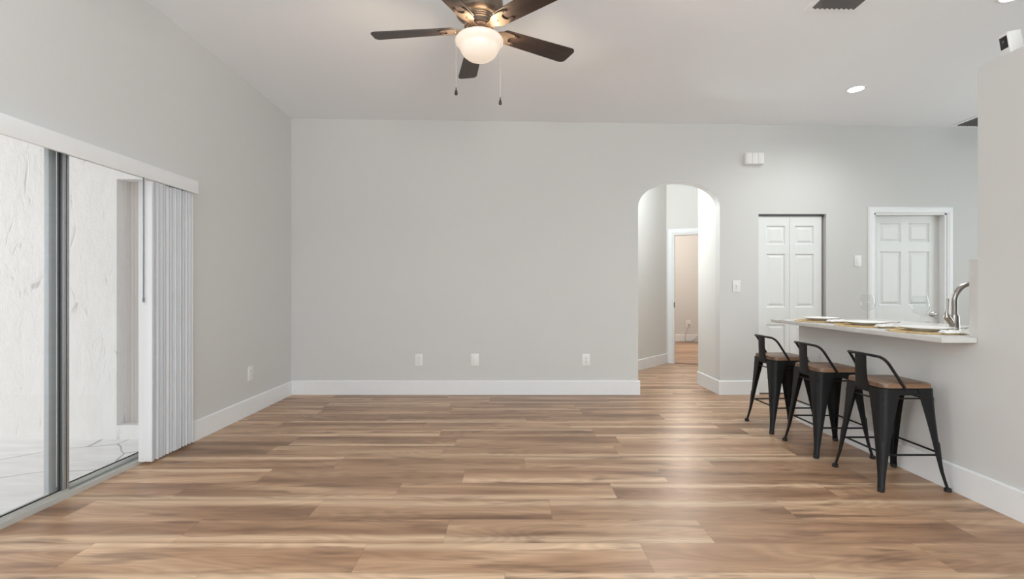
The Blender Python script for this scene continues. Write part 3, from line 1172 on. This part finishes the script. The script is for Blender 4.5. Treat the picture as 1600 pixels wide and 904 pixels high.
link_mesh('toggle', bx(-.006, .006, -.022, -.008, -.002, .014, bev=.002), M['plate'], t)
t = plate_root('dimmer_switch', 'white flat rocker switch between closet door and kitchen door', 'switch', (wx(1340), YB, wz(407.5)), 0, .078, .128)
link_mesh('rocker', bx(-.017, .017, -.010, -.006, -.034, .034, bev=.002), M['plate'], t)

ch = thing('door_chime', 'white ribbed door chime box high on the wall above the closet', 'door chime', (wx(1176), YB, wz(249)))
link_mesh('housing', bx(-.104, .104, -.050, 0, -.066, .064, bev=.004), M['plate'], ch)
fr = bmesh.new()
for k in range(3):
    xa = -.098 + k * .0655
    box(fr, xa, xa + .0625, -.058, -.048, -.062, .060, .003)
    for q in range(5):
        box(fr, xa + .008 + q * .0105, xa + .0115 + q * .0105, -.0595, -.056, -.056, .054, .001)
link_mesh('ribbed_cover', fr, M['plate'], ch)

# power cord on the bedroom floor
rc = random.Random(2)
pts = [(4.105, 10.875, .36), (4.03, 10.86, .20), (4.02, 10.84, .03), (4.14, 10.80, .008), (4.35, 10.76, .008), (4.62, 10.72, .008), (4.4, 10.68, .008),
       (4.0, 10.70, .008), (3.7, 10.72, .008), (3.86, 10.80, .012), (4.2, 10.84, .02), (4.36, 10.86, .09), (4.33, 10.86, .14), (4.24, 10.86, .06), (4.15, 10.84, .010)]


def smooth_path(p, n=8):
    p = [Vector(q) for q in p]
    out = []
    for i in range(len(p) - 1):
        a, b_, c, d = p[max(i - 1, 0)], p[i], p[i + 1], p[min(i + 2, len(p) - 1)]
        for k in range(n):
            t_ = k / n
            out.append(0.5 * ((2 * b_) + (-a + c) * t_ + (2 * a - 5 * b_ + 4 * c - d) * t_ ** 2 + (-a + 3 * b_ - 3 * c + d) * t_ ** 3))
    out.append(p[-1])
    return out


pc = thing('power_cord', 'grey power cord coiled on the bedroom floor below the outlet', 'cord', (0, 0, 0))
link_mesh('cable', tube(bmesh.new(), smooth_path(pts), .006, 6), M['cord'], pc)
link_mesh('plug', bx(4.085, 4.125, 10.852, 10.889, .375, .405, bev=.004), M['cord'], pc)


# ------------------------------------------------------------------ ceiling things
def tilt(o):
    o.rotation_euler = (math.atan(-.017), math.atan(.0129), 0)


def recessed(label, x, y, energy, col=(1.0, .985, .95)):
    t = thing('recessed_light', label, 'ceiling light', (x, y, zc(x, y)), 0, 'recessed kitchen ceiling lights')
    tilt(t)
    link_mesh('trim_ring', lathe(bmesh.new(), [(.062, .0), (.064, -.006), (.078, -.006), (.085, -.002), (.085, .001)], 40), M['trim'], t)
    link_mesh('lens', lathe(bmesh.new(), [(0, -.0035), (.063, -.0035), (.063, 0), (0, 0)], 40), M['led'], t)
    d = bpy.data.lights.new('led_light', 'SPOT')
    d.energy, d.color, d.spot_size, d.spot_blend, d.shadow_soft_size = energy, col, R(165), 1.0, .06
    o = bpy.data.objects.new('led_light', d)
    COL.objects.link(o)
    o.parent = t
    o.location = (0, 0, -.025)
    return t


recessed('lit round recessed ceiling light above the kitchen door side of the counter', 3.235, 4.43, 66, (0.97, 1.0, 0.985))
recessed('lit round recessed ceiling light at the top right edge', 3.25, 3.06, 44, (1.0, 0.97, 0.92))


def vent(label, x0, x1, y0, y1):
    cx, cy = (x0 + x1) / 2, (y0 + y1) / 2
    hx_, hy_ = (x1 - x0) / 2, (y1 - y0) / 2
    t = thing('air_vent', label, 'air vent', (cx, cy, zc(cx, cy)), 0, 'ceiling air vents')
    tilt(t)
    fr = bmesh.new()
    m_ = .035
    box(fr, -hx_ - m_, hx_ + m_, -hy_ - m_, -hy_, -.008, -.0005)
    box(fr, -hx_ - m_, hx_ + m_, hy_, hy_ + m_, -.008, -.0005)
    box(fr, -hx_ - m_, -hx_, -hy_, hy_, -.008, -.0005)
    box(fr, hx_, hx_ + m_, -hy_, hy_, -.008, -.0005)
    link_mesh('frame', fr, M['ceiling'], t, False)
    link_mesh('duct_back', bx(-hx_, hx_, -hy_, hy_, -.002, -.0005), M['duct'], t, False)
    n = 9
    for k in range(n):
        x = -hx_ + (k + .5) * 2 * hx_ / n
        bm = bmesh.new()
        prism(bm, [(x - .013, -.006), (x - .012, -.0045), (x + .011, -.0160), (x + .010, -.0175)], XZ, -hy_, hy_)
        link_mesh('slat', bm, M['grille'], t, False)
    return t


vent('grey slatted ceiling air vent cut by the top edge', 2.045, 2.335, 2.72, 3.21)
vent('grey slatted ceiling air vent beside the back wall, half hidden by the partition', 4.985, 5.28, 4.86, 5.29)

# security camera on the partition top
sc_ = thing('security_camera', 'small white security camera with black face on the partition top', 'camera', (2.668, 2.512, 2.423), 0)
link_mesh('housing', bx(-.034, .034, -.030, .030, .0, .118, bev=.008, seg=3), M['plate'], sc_)
link_mesh('lens_panel', bx(-.036, -.032, -.021, .021, .038, .102, bev=.002), M['blackgloss'], sc_)
link_mesh('lens', tube(bmesh.new(), [(-.0345, 0, .075), (-.038, 0, .075)], .008, 14), M['slot'], sc_)
sc_.rotation_euler = (0, R(-9), R(-6))
sc_.location.z += .0055

# ------------------------------------------------------------------ ceiling fan
FX, FY, FZ = -.182, 2.812, 2.727
fan = thing('ceiling_fan', 'bronze ceiling fan with five dark blades and a lit white bowl light', 'ceiling fan', (FX, FY, zc(FX, FY)))
fz = FZ - zc(FX, FY)       # blade plane in the fan's own frame
link_mesh('canopy', lathe(bmesh.new(), [(0, .006), (.075, .006), (.075, -.02), (.068, -.045), (.045, -.065), (.02, -.075), (.02, fz + .22), (0, fz + .22)], 40), M['bronze'], fan)
link_mesh('motor_housing', lathe(bmesh.new(), [(0, fz + .235), (.06, fz + .232), (.115, fz + .205), (.138, fz + .165), (.142, fz + .11), (.136, fz + .082), (.118, fz + .066), (.100, fz + .062),
                                             (.099, fz + .056), (.096, fz + .054), (.096, fz + .047), (.092, fz + .045), (.092, fz + .037), (.088, fz + .034), (.088, fz + .012), (0, fz + .012)], 56), M['bronze'], fan)
link_mesh('flywheel', lathe(bmesh.new(), [(0, fz + .012), (.080, fz + .012), (.082, fz + .004), (.078, fz - .004), (0, fz - .004)], 40), M['bladewood'], fan)
link_mesh('light_fitter', lathe(bmesh.new(), [(0, fz - .004), (.056, fz - .004), (.058, fz - .010), (.058, fz - .026), (.078, fz - .034), (.084, fz - .040), (.084, fz - .046), (.076, fz - .048), (0, fz - .048)], 40), M['bronze'], fan)
gp = [(.122, fz - .054), (.136, fz - .059), (.143, fz - .070), (.141, fz - .082), (.130, fz - .096), (.120, fz - .104), (.116, fz - .112), (.112, fz - .126), (.099, fz - .149),
      (.074, fz - .170), (.040, fz - .183), (0, fz - .187)]
gi = [(max(0, r - .004), z + .004) for r, z in gp][::-1]
link_mesh('light_bowl', lathe(bmesh.new(), gp + gi, 64), M['globe'], fan)
lamp = bpy.data.lights.new('fan_lamp', 'POINT')


def blade_parts(ang, first=[None, None]):
    if first[0] is None:
        bm = bmesh.new()
        L0, L1, w0, w1 = .150, .662, .054, .069
        out = [(L0, -w0 * .8), (L0 + .012, -w0)]
        rc_ = .028
        out += [(L1 - rc_ + rc_ * math.cos(R(q)), -w1 + rc_ + rc_ * math.sin(R(q))) for q in (-90, -68, -45, -22, 0)]
        r2 = .036
        out += [(L1 - .006 - r2 + r2 * math.cos(R(q)), w1 - r2 + r2 * math.sin(R(q))) for q in (0, 22, 45, 68, 90)]
        out += [(L0 + .012, w0), (L0, w0 * .8)]
        prism(bm, out, XY, -.003, .003)
        first[0] = link_mesh('blade', bm, M['bladewood'], fan)
        ir = bmesh.new()
        o2 = [(.070, -.020), (.105, -.022), (.135, -.040), (.165, -.047), (.205, -.046), (.235, -.038), (.246, -.026), (.232, -.020),
              (.212, -.024), (.198, -.014), (.194, 0), (.198, .014), (.212, .024), (.232, .020), (.246, .026), (.235, .038), (.205, .046), (.165, .047), (.135, .040), (.105, .022), (.070, .020)]
        prism(ir, o2, XY, -.0085, -.0032)
        for sx, sy in ((.150, 0), (.222, .033), (.222, -.033)):
            lathe(ir, [(0, -.0115), (.005, -.011), (.006, -.0085)], 12, sx, sy)
        first[1] = link_mesh('blade_iron', ir, M['bronze'], first[0])
        b_ = first[0]
    else:
        b_ = first[0].copy()
        COL.objects.link(b_)
        ii = first[1].copy()
        COL.objects.link(ii)
        ii.parent = b_
    b_.location = (0, 0, fz)
    # pitch about the blade's long axis, then turn around the hub
    b_.rotation_euler = (Matrix.Rotation(R(ang), 3, 'Z') @ Matrix.Rotation(R(-12), 3, 'X')).to_euler()


for k in range(5):
    blade_parts(29.5 + 72 * k)
for sgn, off, zb in ((-1, .136, 2.345), (1, .124, 2.288)):
    zb_ = zb - zc(FX, FY)
    x = sgn * off
    cb = bmesh.new()
    tube(cb, [(sgn * .050, -.018, fz - .02), (sgn * .095, -.02, fz - .035), (x * 1.0 + sgn * .012, -.022, fz - .054), (x + sgn * .012, -.022, fz - .075), (x, -.022, fz - .12)], .0014, 6)
    z = fz - .12
    while z > zb_ + .03:
        lathe(cb, [(0, .003), (.0020, .0017), (.0020, -.0017), (0, -.003)], 6, x, -.022, z)
        z -= .0075
    tube(cb, [(x, -.022, fz - .12), (x, -.022, zb_ + .028)], .0009, 5)
    cobj = link_mesh('pull_chain', cb, M['chain'], fan)
    pb = lathe(bmesh.new(), [(0, .030), (.0025, .028), (.003, .018), (.007, .006), (.0098, -.006), (.0085, -.014), (.004, -.018), (0, -.019)], 16, x, -.022, zb_)
    link_mesh('pendant', pb, M['bladewood'], cobj)
lamp.energy, lamp.color, lamp.shadow_soft_size = 46, (1.0, .78, .55), .03
lo_ = bpy.data.objects.new('fan_lamp', lamp)
COL.objects.link(lo_)
lo_.parent = fan
lo_.location = (0, 0, fz - .080)
